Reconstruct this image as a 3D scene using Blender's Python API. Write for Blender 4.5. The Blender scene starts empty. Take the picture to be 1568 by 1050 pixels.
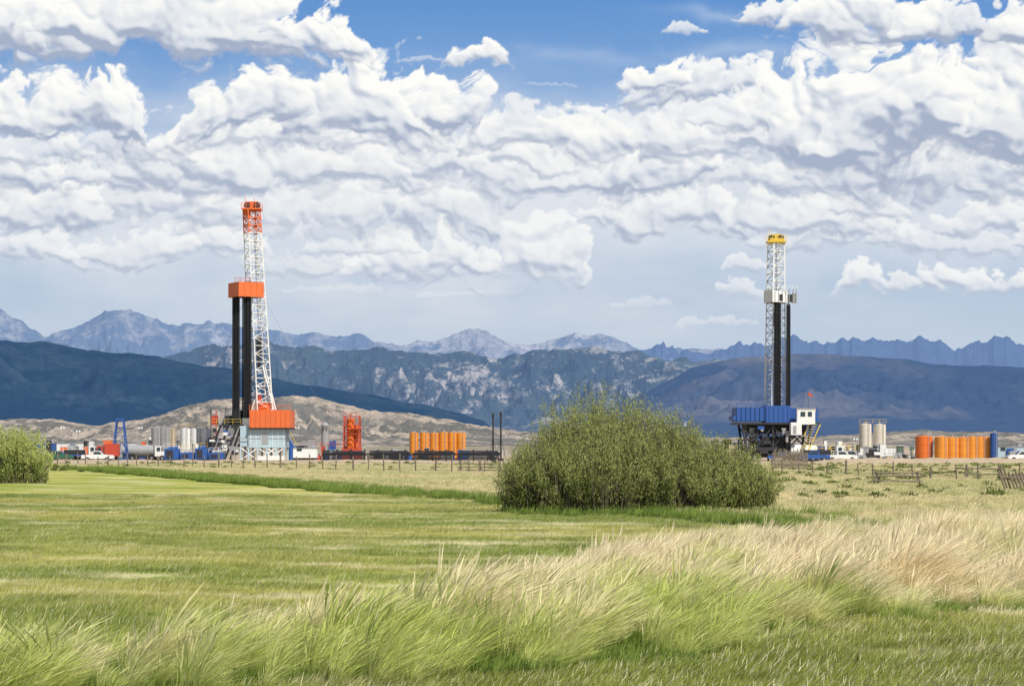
import bpy, math, numpy as np, random
from mathutils import Vector, Matrix
random.seed(4); rng=np.random.default_rng(4)
sc=bpy.context.scene
F=3200.0; CX=784.0; HZ=680.0; CH=3.0      # lens in 1568-px units, eye height 3 m
def Xp(px,d=384.0): return (px-CX)/F*d
def Zp(py,d=384.0): return CH+(HZ-py)/F*d
# ------------------------------------------------------------------ camera
cam=bpy.data.cameras.new("camera"); co=bpy.data.objects.new("camera",cam); sc.collection.objects.link(co)
co.location=(0,0,CH); co.rotation_euler=(math.radians(90),0,0)
cam.sensor_width=36; cam.lens=F/1568*36; cam.shift_y=155/1568; cam.clip_start=.5; cam.clip_end=200000
sc.camera=co
sc.view_settings.view_transform='Standard'; sc.view_settings.look='None'; sc.view_settings.exposure=0
# ------------------------------------------------------------------ light
EL=math.radians(50); AZ=math.radians(145)
w=bpy.data.worlds.new("World"); sc.world=w; w.use_nodes=True
nt=w.node_tree; bg=nt.nodes['Background']; st=nt.nodes.new('ShaderNodeTexSky'); st.sky_type='NISHITA'
st.sun_disc=False; st.sun_elevation=EL; st.sun_rotation=AZ; nt.links.new(st.outputs[0],bg.inputs[0]); bg.inputs[1].default_value=.095
sl=bpy.data.lights.new("sun",'SUN'); sl.energy=5.0; sl.angle=math.radians(.5); sl.color=(1,.94,.84)
so=bpy.data.objects.new("sun",sl); sc.collection.objects.link(so)
sd=Vector((math.sin(AZ)*math.cos(EL),math.cos(AZ)*math.cos(EL),math.sin(EL)))
so.rotation_euler=sd.to_track_quat('Z','Y').to_euler(); so.location=(30,-30,60)
# ------------------------------------------------------------------ noise
def _h(xi,yi,s):
    h=(xi*374761393+yi*668265263+s*144266501)&0xffffffff
    h=((h^(h>>13))*1274126177)&0xffffffff
    return (h^(h>>16))&0xffffffff
def gn(x,y,s=0):
    xf=np.floor(x);yf=np.floor(y);xi=xf.astype(np.int64);yi=yf.astype(np.int64);fx=x-xf;fy=y-yf
    u=fx*fx*fx*(fx*(fx*6-15)+10);v=fy*fy*fy*(fy*(fy*6-15)+10)
    def c(dx,dy):
        a=_h(xi+dx,yi+dy,s)/4294967296.0*2*np.pi
        return np.cos(a)*(fx-dx)+np.sin(a)*(fy-dy)
    a=c(0,0);b=c(1,0);cc=c(0,1);d=c(1,1)
    return ((a+(b-a)*u)+((cc+(d-cc)*u)-(a+(b-a)*u))*v)*1.5
def fbm(x,y,o=5,s=0,g=.5):
    r=0;a=1;t=0
    for i in range(o):
        r=r+a*gn(x*2**i,y*2**i,s+i*17);t+=a;a*=g
    return r/t*1.3
def billow(x,y,o=5,s=0,g=.5):
    r=0;a=1;t=0;c,q=.8,.6
    for i in range(o):
        r=r+a*np.abs(gn(x,y,s+i*17))*1.7;t+=a;a*=g;x,y=(x*c-y*q)*2.03,(x*q+y*c)*2.03
    return r/t
def ridged(x,y,o=5,s=0):
    r=0;a=1;t=0
    for i in range(o):
        r=r+a*(1-np.abs(gn(x*2**i,y*2**i,s+i*17))*1.6);t+=a;a*=.52
    return np.clip(r/t,0,1)
def sst(a,b,x):
    t=np.clip((x-a)/(b-a),0,1);return t*t*(3-2*t)
# ------------------------------------------------------------------ mesh helpers
def fmesh(name,V,Fc,attr=None,col=None):
    me=bpy.data.meshes.new(name);V=np.asarray(V,np.float32);Fc=np.asarray(Fc,np.int32);k=Fc.shape[1]
    me.vertices.add(len(V));me.vertices.foreach_set('co',V.ravel())
    me.loops.add(Fc.size);me.loops.foreach_set('vertex_index',Fc.ravel())
    me.polygons.add(len(Fc));me.polygons.foreach_set('loop_start',np.arange(0,Fc.size,k,dtype=np.int32))
    me.update(calc_edges=True)
    if attr:
        for n,a in attr.items():
            at=me.attributes.new(n,'FLOAT','POINT');at.data.foreach_set('value',np.asarray(a,np.float32))
    if col is not None:
        at=me.color_attributes.new('Col','FLOAT_COLOR','POINT');at.data.foreach_set('color',np.asarray(col,np.float32).ravel())
    return me
def obj(name,me,mats=()):
    o=bpy.data.objects.new(name,me)
    for m in mats: me.materials.append(m)
    sc.collection.objects.link(o);return o
def gridfaces(nx,ny):
    i=np.arange(nx-1)[None,:]+np.arange(ny-1)[:,None]*nx
    i=i.ravel();return np.stack([i,i+1,i+nx+1,i+nx],1)
def s2l(c):
    c=np.asarray(c,float)/255.0;return np.where(c<=.04045,c/12.92,((c+.055)/1.055)**2.4)
# ------------------------------------------------------------------ materials
class N:
    def __init__(s,name,tree=None):
        if tree is None:
            s.m=bpy.data.materials.new(name);s.m.use_nodes=True;s.t=s.m.node_tree;s.t.nodes.clear()
            s.out=s.t.nodes.new('ShaderNodeOutputMaterial')
    def n(s,ty,**k):
        a=s.t.nodes.new(ty)
        for q,v in k.items():setattr(a,q,v)
        return a
    def l(s,a,b): s.t.links.new(a,b)
    def mix(s,f,a,b,bt='MIX'):
        m=s.n('ShaderNodeMix',data_type='RGBA',blend_type=bt)
        for i,v in((0,f),(6,a),(7,b)):
            if hasattr(v,'links'):s.l(v,m.inputs[i])
            else:m.inputs[i].default_value=v if i==0 else (*v[:3],1)
        return m.outputs[2]
    def noise(s,vec,scale,det=4,rough=.55):
        a=s.n('ShaderNodeTexNoise');a.inputs['Scale'].default_value=scale;a.inputs['Detail'].default_value=det;a.inputs['Roughness'].default_value=rough
        s.l(vec,a.inputs['Vector']);return a.outputs[0]
    def mr(s,v,a,b,c=0.,d=1.):
        m=s.n('ShaderNodeMapRange',interpolation_type='SMOOTHSTEP');s.l(v,m.inputs[0])
        for i,x in enumerate((a,b,c,d)):m.inputs[i+1].default_value=x
        return m.outputs[0]
    def math(s,op,a,b=0.):
        m=s.n('ShaderNodeMath',operation=op)
        for i,v in enumerate((a,b)):
            if hasattr(v,'links'):s.l(v,m.inputs[i])
            else:m.inputs[i].default_value=v
        return m.outputs[0]
    def vmul(s,vec,v):
        m=s.n('ShaderNodeVectorMath',operation='MULTIPLY');s.l(vec,m.inputs[0]);m.inputs[1].default_value=v;return m.outputs[0]
    def pos(s): return s.n('ShaderNodeNewGeometry').outputs['Position']
def paint(name,c,rough=.55,metal=0,dirt=.35,scale=.6):
    g=N(name);p=g.pos();n1=g.noise(p,scale,6,.65);n2=g.noise(g.vmul(p,(1,1,.15)),2.5,4)
    f=g.mr(n1,.42,.72,0,dirt);f2=g.mr(n2,.5,.8,0,dirt*.7)
    c1=g.mix(f,c,tuple(x*.55+.03 for x in c));c1=g.mix(f2,c1,tuple(x*.6+.02 for x in(c[0],c[1]*.9,c[2]*.8)))
    b=g.n('ShaderNodeBsdfPrincipled');g.l(c1,b.inputs['Base Color']);b.inputs['Roughness'].default_value=rough;b.inputs['Metallic'].default_value=metal
    g.l(b.outputs[0],g.out.inputs[0]);return g.m
M=dict(
 orange=paint('orange_paint',(.72,.15,.035)),red=paint('red_paint',(.5,.06,.03)),tankor=paint('tank_orange',(.76,.28,.03),.5,0,.35),
 tankred=paint('tank_red_orange',(.72,.16,.02),.5,0,.3),white=paint('white_paint',(.78,.78,.76),.5,0,.25),gray=paint('gray_steel',(.32,.33,.34)),
 dark=paint('dark_steel',(.025,.025,.03),.6),black=paint('drill_pipe',(.012,.013,.018),.5,0,.2),blue=paint('blue_paint',(.02,.09,.33)),
 lblue=paint('pale_blue_panel',(.42,.55,.62)),yellow=paint('yellow_paint',(.7,.5,.06)),tan=paint('tan_paint',(.5,.4,.27)),
 glass=paint('window_glass',(.03,.05,.07),.1,0,0),wood=paint('weathered_wood',(.2,.16,.12),.9,0,.5,3),rubber=paint('rubber',(.02,.02,.02),.8),
 green=paint('green_paint',(.03,.13,.07)),cream=paint('cream_tank',(.68,.63,.52),.5,0,.2),wire=paint('wire',(.25,.25,.25)))
class B:
    def __init__(s,o=(0,0,0),rot=0): s.v=[];s.f=[];s.mi=[];s.used=[];s.o=Vector(o);s.rot=rot;s.piv=(0,0);s.lr=0
    def T(s,p):
        x,y,z=p
        if s.lr:
            a,b=x-s.piv[0],y-s.piv[1];c,q=math.cos(s.lr),math.sin(s.lr);x=a*c-b*q+s.piv[0];y=a*q+b*c+s.piv[1]
        return (x,y,z)
    def mat(s,m):
        if m not in s.used:s.used.append(m)
        return s.used.index(m)
    def add(s,vs,fs,m):
        k=len(s.v);s.v+=[s.T(p) for p in vs];s.f+=[tuple(i+k for i in f) for f in fs];s.mi+=[s.mat(m)]*len(fs)
    def box(s,x0,x1,y0,y1,z0,z1,m):
        j=lambda:random.uniform(-.003,.003)
        x0+=j();x1+=j();y0+=j();y1+=j();z0+=j();z1+=j()
        s.add([(x0,y0,z0),(x1,y0,z0),(x1,y1,z0),(x0,y1,z0),(x0,y0,z1),(x1,y0,z1),(x1,y1,z1),(x0,y1,z1)],
              [(0,3,2,1),(4,5,6,7),(0,1,5,4),(1,2,6,5),(2,3,7,6),(3,0,4,7)],m)
    def tube(s,p,q,r,m,n=4,r2=None,cap=True):
        p=Vector(p);q=Vector(q);d=(q-p);
        if d.length<1e-5:return
        d.normalize();u=d.cross(Vector((.02,.03,1)) if abs(d.z)<.99 else Vector((1,0,0)));u.normalize();v=d.cross(u);r2=r if r2 is None else r2
        vs=[];
        for c,rr in((p,r),(q,r2)):
            for i in range(n):
                a=2*math.pi*(i+.5)/n;vs.append(tuple(c+u*rr*math.cos(a)+v*rr*math.sin(a)))
        fs=[(i,(i+1)%n,n+(i+1)%n,n+i) for i in range(n)]
        if cap:fs+=[tuple(range(n))[::-1],tuple(range(n,2*n))]
        s.add(vs,fs,m)
    def fin(s,name,smooth=False):
        me=bpy.data.meshes.new(name);me.from_pydata(s.v,[],s.f);o=obj(name,me,[M[k] for k in s.used])
        me.polygons.foreach_set('material_index',s.mi);o.location=s.o;o.rotation_euler=(0,0,s.rot);me.update();return o
    def rail(s,x0,x1,y,z,m,h=1.1,step=1.5,r=.05):
        n=max(1,int(abs(x1-x0)/step))
        for i in range(n+1):
            x=x0+(x1-x0)*i/n;s.tube((x,y,z),(x,y,z+h),r,m)
        s.tube((x0,y,z+h),(x1,y,z+h),r,m);s.tube((x0,y,z+h*.5),(x1,y,z+h*.5),r*.8,m)
    def lattice(s,c0,w0,z0,c1,w1,z1,n,m,lr=.16,br=.08):
        P=lambda k,i:( (c0[0]+(c1[0]-c0[0])*k)+(w0+(w1-w0)*k)*(-1,1,1,-1)[i],(c0[1]+(c1[1]-c0[1])*k)+(w0+(w1-w0)*k)*(-1,-1,1,1)[i],z0+(z1-z0)*k)
        for i in range(4):s.tube(P(0,i),P(1,i),lr,m)
        for a in range(n):
            k0=a/n;k1=(a+1)/n
            for i in range(4):
                j=(i+1)%4;s.tube(P(k1,i),P(k1,j),br,m)
                if a%2:s.tube(P(k0,i),P(k1,j),br,m)
                else:s.tube(P(k0,j),P(k1,i),br,m)
# ------------------------------------------------------------------ SKY (cumulus field computed cloud by cloud on a far dome)
def blur(a,n):
    for _ in range(n):
        p=np.pad(a,1,mode='edge');a=(p[:-2,1:-1]+2*p[1:-1,1:-1]+p[2:,1:-1])*.25;p=np.pad(a,((0,0),(1,1)),mode='edge');a=(p[:,:-2]+2*p[:,1:-1]+p[:,2:])*.25
    return a
def sky():
    um=np.arange(-500,2070,1.5);vm=np.arange(620,-120,-1.5)
    U,V=np.meshgrid(um,vm)
    keys=[(-900,(55,100,168)),(0,(100,149,209)),(130,(121,164,215)),(300,(152,184,218)),(430,(164,189,217)),(520,(186,203,222)),(760,(196,209,224))]
    kv=[k[0] for k in keys]
    def skyc(V): return np.stack([np.interp(V,kv,[s2l(k[1])[i] for k in keys]) for i in range(3)],-1)
    C=skyc(V)
    wx=fbm(U/170,V/120,5,5);wy=fbm(U/170+9,V/120,5,6)
    Uw=U+wx*60;Vw=V+wy*34
    def soft(cx,cy,rx,ry,a,col,fz=.5):
        nonlocal C
        q=((Uw-cx)/rx)**2+((Vw-cy)/ry)**2
        k=np.exp(-q)*a*np.clip(1+fz*fbm(U/130+cx,V/44+cy,6,31)*1.3,0,1.5);k=np.clip(k,0,1)[...,None];C=C*(1-k)+s2l(col)*k
    for a in [(420,290,520,105,1.3,(231,234,239)),(950,270,420,90,1.2,(228,232,238)),(1450,270,380,120,1.2,(218,224,234)),(1400,390,260,45,.5,(210,219,231)),
              (560,430,420,60,.9,(213,220,230),.9),(750,480,600,42,.7,(209,217,228),.9),(100,360,260,60,.8,(220,226,234)),(1150,330,300,60,.8,(216,223,232)),(60,180,260,60,.5,(214,221,233)),(1000,90,300,14,.35,(190,208,232),1.),(1180,25,160,12,.4,(190,208,232),1.)]: soft(*a)
    dk0=s2l((166,178,201));md=s2l((222,227,234));lt=s2l((255,254,250))
    def cloud(cx,by,rx,h,dark=.5,seed=0,op=1.):
        nonlocal C
        x0=int(np.clip((cx-rx*1.5-80+500)/1.5,0,len(um)));x1=int(np.clip((cx+rx*1.5+80+500)/1.5,0,len(um)))
        y0=int(np.clip((620-(by+h*.6+30))/1.5,0,len(vm)));y1=int(np.clip((620-(by-h*1.7-30))/1.5,0,len(vm)))
        if x1-x0<4 or y1-y0<4:return
        sl_=(slice(y0,y1),slice(x0,x1));u=U[sl_];v=V[sl_];a=wx[sl_];b=wy[sl_]
        s=16+h*.5
        w2=fbm(u/(s*.5)+seed,v/(s*.5),5,seed+7);w3=fbm(u/(s*.5)+seed+5,v/(s*.5),5,seed+8)
        u2=u+a*s*.9+w2*s*.15;v2=v+b*s*.55+w3*s*.12
        x=(u2-cx)/rx;y=(by-v2)/h
        k=fbm(u/(s*2.2)+seed*3.1,v*0+seed*7.7,3,seed+50)
        T=np.sqrt(np.clip(1-x*x,0,1))*(1+.5*k)-np.clip(np.abs(x)-1,0,9)*2
        bl=billow(u2/(s*1.1)+seed*1.7,v2/(s*.95)+seed*2.3,5,seed+60,.5)
        n=fbm(u2/(s*1.3),v2/(s*.8),6,seed+90,.58)
        e=T-y
        fl=(y+.16+.34*n)*1.6
        sm=np.minimum(e,fl)
        d=sm*.92+.58*(bl-.40)+.28*n
        edge=.17+.75*np.clip(.45-y,0,.8)
        al=sst(0,1,d/edge)*op
        blL=billow(u2/(s*1.1)+seed*1.7,v2/(s*.95)+seed*2.3,4,seed+60,.44)
        Hh=(.55*np.clip(sm,-.2,.8)+.40*blL+.06*n)*h*.7
        Hh=blur(Hh,int(3+h/16))
        gy_,gx_=np.gradient(Hh,1.5)
        nx=-gx_;ny=-gy_;nl=np.sqrt(nx*nx+ny*ny+1.)
        lam=(nx*.40+ny*.66+.64)/nl
        yy=np.clip(y/np.maximum(T,.3),0,1.1)
        br=.55+.58*(np.clip(lam,-.3,1.1)-.55)+.48*(yy**.8-.45)+.15*k+.20*n
        br-=dark*.34*np.clip(.5-yy,0,.5)*2*(1-.5*n)
        br+=.20*np.clip(1-d/.5,0,1)*sst(.25,.7,yy)
        t=np.clip(br,0,1)[...,None]
        cc=np.where(t<.45,dk0+(md-dk0)*(t/.45),md+(lt-md)*((t-.45)/.55))
        hz=np.clip((by-220)/650,0,.4);cc=cc*(1-hz)+s2l((216,223,233))*hz
        A=al[...,None];C[sl_]=C[sl_]*(1-A)+cc*A
    CL=[(1090,502,70,14,.2,.6),(980,470,60,12,.2,.4),(700,455,60,12,.2,.35),(500,450,90,16,.2,.35),(1130,456,34,26,.2,.7),(1320,448,50,42,.3),(1390,446,34,22,.3,.8),(1456,443,54,44,.3),(1548,448,50,44,.3),(1640,440,60,40,.4),
     (470,416,110,46,.4,.6),(610,420,110,58,.4,.9),(700,415,80,60,.4),(330,392,80,50,.4,.8),(550,385,90,22,.5,.6),(200,402,120,50,.5,.8),(40,405,120,50,.5,.8),(1138,414,40,28,.4,.7),
     (1225,378,80,34,.6,.7),(1310,372,120,66,.6,.8),(1440,384,130,44,.6,.6),(1540,352,100,48,.6,.8),(1650,380,120,60,.5,.8),(290,356,20,22,.2,.8),(60,352,120,84,.5),
     (950,345,80,40,.5,.7),(1040,356,110,74,.5,.95),(1240,358,130,70,.5,.9),(1330,330,90,50,.5,.7),(600,352,130,76,.4,.8),(700,348,100,70,.4,.9),(430,345,150,80,.4,.6),(280,330,120,70,.5,.7),
     (812,424,78,104,.2),(1540,300,170,90,.8,.8),(1330,290,190,80,.9,.8),(1100,290,110,50,.7,.6),(90,290,130,66,.7,.8),(-60,290,130,80,.6),
     (880,292,100,76,.5,.9),(985,290,120,84,.5),(760,270,130,70,.6,.7),(620,290,170,110,.5,.8),(440,286,170,100,.6,.8),(290,280,120,110,.6,.9),(1120,240,140,90,.7,.8),(900,216,90,62,.4,.9),(820,236,110,72,.6,.7),(1000,236,130,76,.6,.7),
     (30,250,130,46,.8,.7),(190,240,120,50,.7,.6),(560,232,170,55,.7,.6),(380,226,150,48,.8,.6),
     (20,202,90,88,.6),(150,206,110,104,.8),(335,196,50,60,.5,.9),(430,200,105,90,.6),(660,192,90,80,.7),(575,200,105,112,.6),
     (1080,160,130,66,.5,.9),(1000,138,60,46,.4),(1180,205,90,86,.6,.8),(1260,234,115,152,.8),(1500,252,150,174,.8),(1380,238,135,182,.9),(1620,230,160,190,.7),
     (722,98,46,28,.3),(640,92,40,8,.2,.4),(1046,52,34,13,.3,.7),(840,130,46,5,.2,.25),(-150,170,160,120,.6),(1800,260,170,170,.7),
     (545,88,38,56,.5),(430,82,140,86,.7),(60,78,170,110,.7),(250,78,230,128,.8),(1210,38,100,36,.6,.9),(1330,50,130,70,.7),(1500,58,160,76,.8,.9),(1700,70,180,110,.7),(-200,80,200,130,.7)]
    for i,c in enumerate(CL): cloud(c[0],c[1],c[2],c[3],c[4],i+1,c[5] if len(c)>5 else 1.)
    hzf=(.45*sst(400,540,V))[...,None];C=C*(1-hzf)+s2l((196,208,224))*hzf
    ul=np.linspace(-1600,-500,30,endpoint=False);ur=np.linspace(2070,3170,31)[1:];vb=np.array([800,740,680,640.]);vt=np.linspace(-120,-900,40)[1:]
    us=np.concatenate([ul,um,ur]);vs=np.concatenate([vb,vm,vt]);UU,VV=np.meshgrid(us,vs);CC=skyc(VV)
    fd=(sst(-500,-400,U)*sst(2070,1960,U)*sst(-120,-60,V))[...,None]
    CC[4:4+len(vm),30:30+len(um)]=C*fd+skyc(V)*(1-fd)
    edge=sst(-1600,-1200,UU)*sst(3170,2800,UU)*sst(-900,-600,VV)
    D=np.stack([(UU-784)/F,np.ones_like(UU),(680-VV)/F],-1);D/=np.linalg.norm(D,axis=-1,keepdims=True);P=D*90000+np.array([0,0,CH])
    col=np.concatenate([CC,edge[...,None]],-1)
    me=fmesh('sky',P.reshape(-1,3),gridfaces(len(us),len(vs)),None,col.reshape(-1,4))
    g=N('sky_clouds');a=g.n('ShaderNodeAttribute',attribute_name='Col');em=g.n('ShaderNodeEmission');tr=g.n('ShaderNodeBsdfTransparent');mx=g.n('ShaderNodeMixShader')
    g.l(a.outputs['Color'],em.inputs[0]);g.l(a.outputs['Alpha'],mx.inputs[0]);g.l(tr.outputs[0],mx.inputs[1]);g.l(em.outputs[0],mx.inputs[2]);g.l(mx.outputs[0],g.out.inputs[0])
    obj('sky',me,[g.m])
sky()
# ------------------------------------------------------------------ MOUNTAINS
def rockmat(name,forest,rock,haze,hf,sc_,lo,hi,st=(1,1,1.0),soil=None,sf=(.48,.6)):
    g=N(name);p=g.vmul(g.pos(),st)
    a=g.noise(p,sc_,8,.72);b=g.noise(p,sc_*.16,5,.55);f=g.math('ADD',g.math('MULTIPLY',a,.62),g.math('MULTIPLY',b,.42))
    c=g.mix(g.mr(f,lo,hi),forest,rock)
    if soil is not None:
        c=g.mix(g.mr(g.noise(p,sc_*.12,4),*sf),c,soil)
    n3=g.noise(p,sc_*5,5,.7);c=g.mix(g.mr(n3,.35,.7,0,.6),c,tuple(x*.45 for x in forest))
    n4=g.noise(p,sc_*.5,6,.6);c=g.mix(g.mr(n4,.5,.62,0,.4),c,tuple(x*.7 for x in forest))
    df=g.n('ShaderNodeBsdfDiffuse');g.l(c,df.inputs[0])
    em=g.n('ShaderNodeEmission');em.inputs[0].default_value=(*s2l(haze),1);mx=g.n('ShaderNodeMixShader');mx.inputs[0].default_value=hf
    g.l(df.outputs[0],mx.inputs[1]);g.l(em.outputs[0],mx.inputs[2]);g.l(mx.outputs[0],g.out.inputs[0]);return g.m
def mrange(name,mat,D0,D1,prof,seed,wl,amp,jag,p0=-500,p1=2070,nx=1100,ny=150,pw=.9,jf=40.):
    px=np.linspace(p0,p1,nx);t=np.concatenate([np.linspace(0,1,ny),np.linspace(1.04,1.6,12)])
    PX,TT=np.meshgrid(px,t);Dp=D0+(D1-D0)*TT
    xs=[a[0] for a in prof];ys=[a[1] for a in prof]
    y=np.interp(PX,xs,ys)+jag*(fbm(PX/jf,PX*0+seed,6,seed,.6))
    H=np.maximum(0,(HZ-y)/F*D1)
    wx=PX/F*Dp
    tt=np.clip(TT,0,1);r=ridged(wx/wl,Dp/wl*.8,6,seed);r2=ridged(wx/wl*3+4,Dp/wl*2.5,4,seed+9)
    env=np.clip(tt*(1.02-tt)*4,0,1)
    h=H*(tt**pw)*(1-amp*(1-r)*env*1.5-amp*.35*(1-r2)*env)
    back=np.clip((TT-1)/.6,0,1);h=h*(1-back)-30*(tt<.001)
    P=np.stack([(PX-CX)/F*Dp,Dp,h],-1)
    me=fmesh(name,P.reshape(-1,3),gridfaces(nx,len(t)));me.shade_smooth()
    obj(name,me,[mat])
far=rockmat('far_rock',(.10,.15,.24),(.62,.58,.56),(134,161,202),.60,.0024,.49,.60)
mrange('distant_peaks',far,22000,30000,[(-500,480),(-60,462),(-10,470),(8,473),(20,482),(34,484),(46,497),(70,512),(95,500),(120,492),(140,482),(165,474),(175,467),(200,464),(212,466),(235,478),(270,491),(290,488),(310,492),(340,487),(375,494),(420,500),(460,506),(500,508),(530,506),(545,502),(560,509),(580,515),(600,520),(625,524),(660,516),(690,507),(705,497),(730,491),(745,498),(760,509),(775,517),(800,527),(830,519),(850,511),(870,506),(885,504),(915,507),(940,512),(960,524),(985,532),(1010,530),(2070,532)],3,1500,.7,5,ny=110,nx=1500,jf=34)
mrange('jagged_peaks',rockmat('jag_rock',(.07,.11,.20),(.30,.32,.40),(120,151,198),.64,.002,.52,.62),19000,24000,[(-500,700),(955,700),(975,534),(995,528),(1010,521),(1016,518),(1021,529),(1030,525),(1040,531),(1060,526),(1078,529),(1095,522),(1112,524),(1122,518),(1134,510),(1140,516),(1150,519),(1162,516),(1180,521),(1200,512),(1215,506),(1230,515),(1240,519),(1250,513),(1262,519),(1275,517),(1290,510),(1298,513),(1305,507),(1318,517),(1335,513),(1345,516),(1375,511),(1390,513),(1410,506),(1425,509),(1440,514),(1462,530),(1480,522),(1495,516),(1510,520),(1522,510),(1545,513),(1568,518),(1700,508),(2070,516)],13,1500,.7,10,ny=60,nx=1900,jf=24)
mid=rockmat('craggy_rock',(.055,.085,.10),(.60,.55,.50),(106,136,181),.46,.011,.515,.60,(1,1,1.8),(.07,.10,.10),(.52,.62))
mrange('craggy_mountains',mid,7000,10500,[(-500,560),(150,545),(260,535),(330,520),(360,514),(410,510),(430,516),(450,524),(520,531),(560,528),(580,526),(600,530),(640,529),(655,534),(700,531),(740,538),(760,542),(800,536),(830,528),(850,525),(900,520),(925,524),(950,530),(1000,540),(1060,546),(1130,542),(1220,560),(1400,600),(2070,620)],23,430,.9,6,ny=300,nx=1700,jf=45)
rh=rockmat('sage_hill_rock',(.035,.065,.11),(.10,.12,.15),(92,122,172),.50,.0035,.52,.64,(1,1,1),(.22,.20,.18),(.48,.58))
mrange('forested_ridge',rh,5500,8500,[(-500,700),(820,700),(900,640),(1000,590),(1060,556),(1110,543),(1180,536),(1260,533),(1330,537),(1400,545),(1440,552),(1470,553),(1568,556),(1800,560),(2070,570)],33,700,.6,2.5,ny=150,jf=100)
lh=rockmat('cloud_shaded_forest',(.012,.035,.05),(.05,.08,.09),(68,103,152),.47,.006,.48,.63)  # forest hill; cloud shadow is painted in as darker, bluish base colours
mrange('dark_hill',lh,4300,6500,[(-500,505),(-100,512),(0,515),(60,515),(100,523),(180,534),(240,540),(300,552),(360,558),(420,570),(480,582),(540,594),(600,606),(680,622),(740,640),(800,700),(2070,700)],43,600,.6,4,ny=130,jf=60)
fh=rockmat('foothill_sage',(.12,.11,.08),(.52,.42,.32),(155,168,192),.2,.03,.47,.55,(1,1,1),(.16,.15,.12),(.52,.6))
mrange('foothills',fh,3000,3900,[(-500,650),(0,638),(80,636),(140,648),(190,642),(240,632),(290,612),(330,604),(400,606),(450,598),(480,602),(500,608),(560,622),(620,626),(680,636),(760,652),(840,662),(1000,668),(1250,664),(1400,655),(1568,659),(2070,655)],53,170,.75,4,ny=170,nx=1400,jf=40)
# ------------------------------------------------------------------ GROUND
def fieldcolor(g,p):
    sx=g.n('ShaderNodeSeparateXYZ');g.l(p,sx.inputs[0]);X,Y=sx.outputs[0],sx.outputs[1]
    pr=g.n('ShaderNodeVectorRotate',rotation_type='Z_AXIS');g.l(p,pr.inputs[0]);pr.inputs['Angle'].default_value=.28;q=pr.outputs[0]
    big=g.noise(g.vmul(q,(.3,1,1)),.10,5,.55);med=g.noise(g.vmul(q,(.3,1,1)),.40,6,.7);fine=g.noise(p,2.2,6,.7)
    green=(.31,.38,.075);yg=(.54,.53,.16);straw=(.88,.81,.56);dk=(.14,.19,.04)
    c=g.mix(g.mr(big,.40,.60),green,yg);c=g.mix(g.mr(med,.52,.64,0,.85),c,straw);c=g.mix(g.mr(med,.46,.34,0,.6),c,dk);c=g.mix(g.mr(fine,.5,.72,0,.55),c,dk)
    near=g.math('SUBTRACT',g.math('MULTIPLY',X,.55),Y)     # greener near right corner
    c=g.mix(g.mr(near,-34,-26,0,.6),c,(.28,.31,.07))
    c2=g.mix(g.mr(med,.40,.6),(.70,.59,.34),(.36,.41,.13));c2=g.mix(g.mr(fine,.5,.7,0,.45),c2,(.24,.23,.09))
    line=g.math('ADD',Y,g.math('MULTIPLY',X,2.9))      # oblique ditch line
    c=g.mix(g.mr(line,104,116),c,c2)
    pad=g.mix(g.mr(fine,.4,.65),(.60,.49,.36),(.44,.35,.25));c=g.mix(g.mr(Y,290,330),c,pad)
    sage=g.mix(g.mr(g.noise(g.vmul(p,(.3,1,1)),.02,5,.6),.42,.6),(.44,.38,.30),(.22,.22,.17));c=g.mix(g.mr(Y,520,700),c,sage)
    return c
g=N('field_ground');p=g.pos();c=fieldcolor(g,p);c=g.mix(.25,c,(.12,.09,.04));d=g.n('ShaderNodeBsdfDiffuse');g.l(c,d.inputs[0])
bp=g.n('ShaderNodeBump');bp.inputs['Strength'].default_value=.5;bp.inputs['Distance'].default_value=.08;g.l(g.noise(p,3,6,.7),bp.inputs['Height']);g.l(bp.outputs[0],d.inputs['Normal'])
g.l(d.outputs[0],g.out.inputs[0]);gm=g.m
xs=np.concatenate([[-60000,-20000,-6000,-1500],np.linspace(-400,400,161),[1500,6000,20000,60000]]);ys=np.concatenate([[-3000,-300],np.linspace(0,600,241),[1000,3000,9000,30000,95000]])
GX,GY=np.meshgrid(xs,ys);GZ=np.where((np.abs(GX)<380)&(GY>5)&(GY<320),.10*fbm(GX/9,GY/9,3,70)-.08,-.02)
obj('ground',fmesh('ground',np.stack([GX,GY,GZ],-1).reshape(-1,3),gridfaces(len(xs),len(ys))),[gm])
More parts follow.
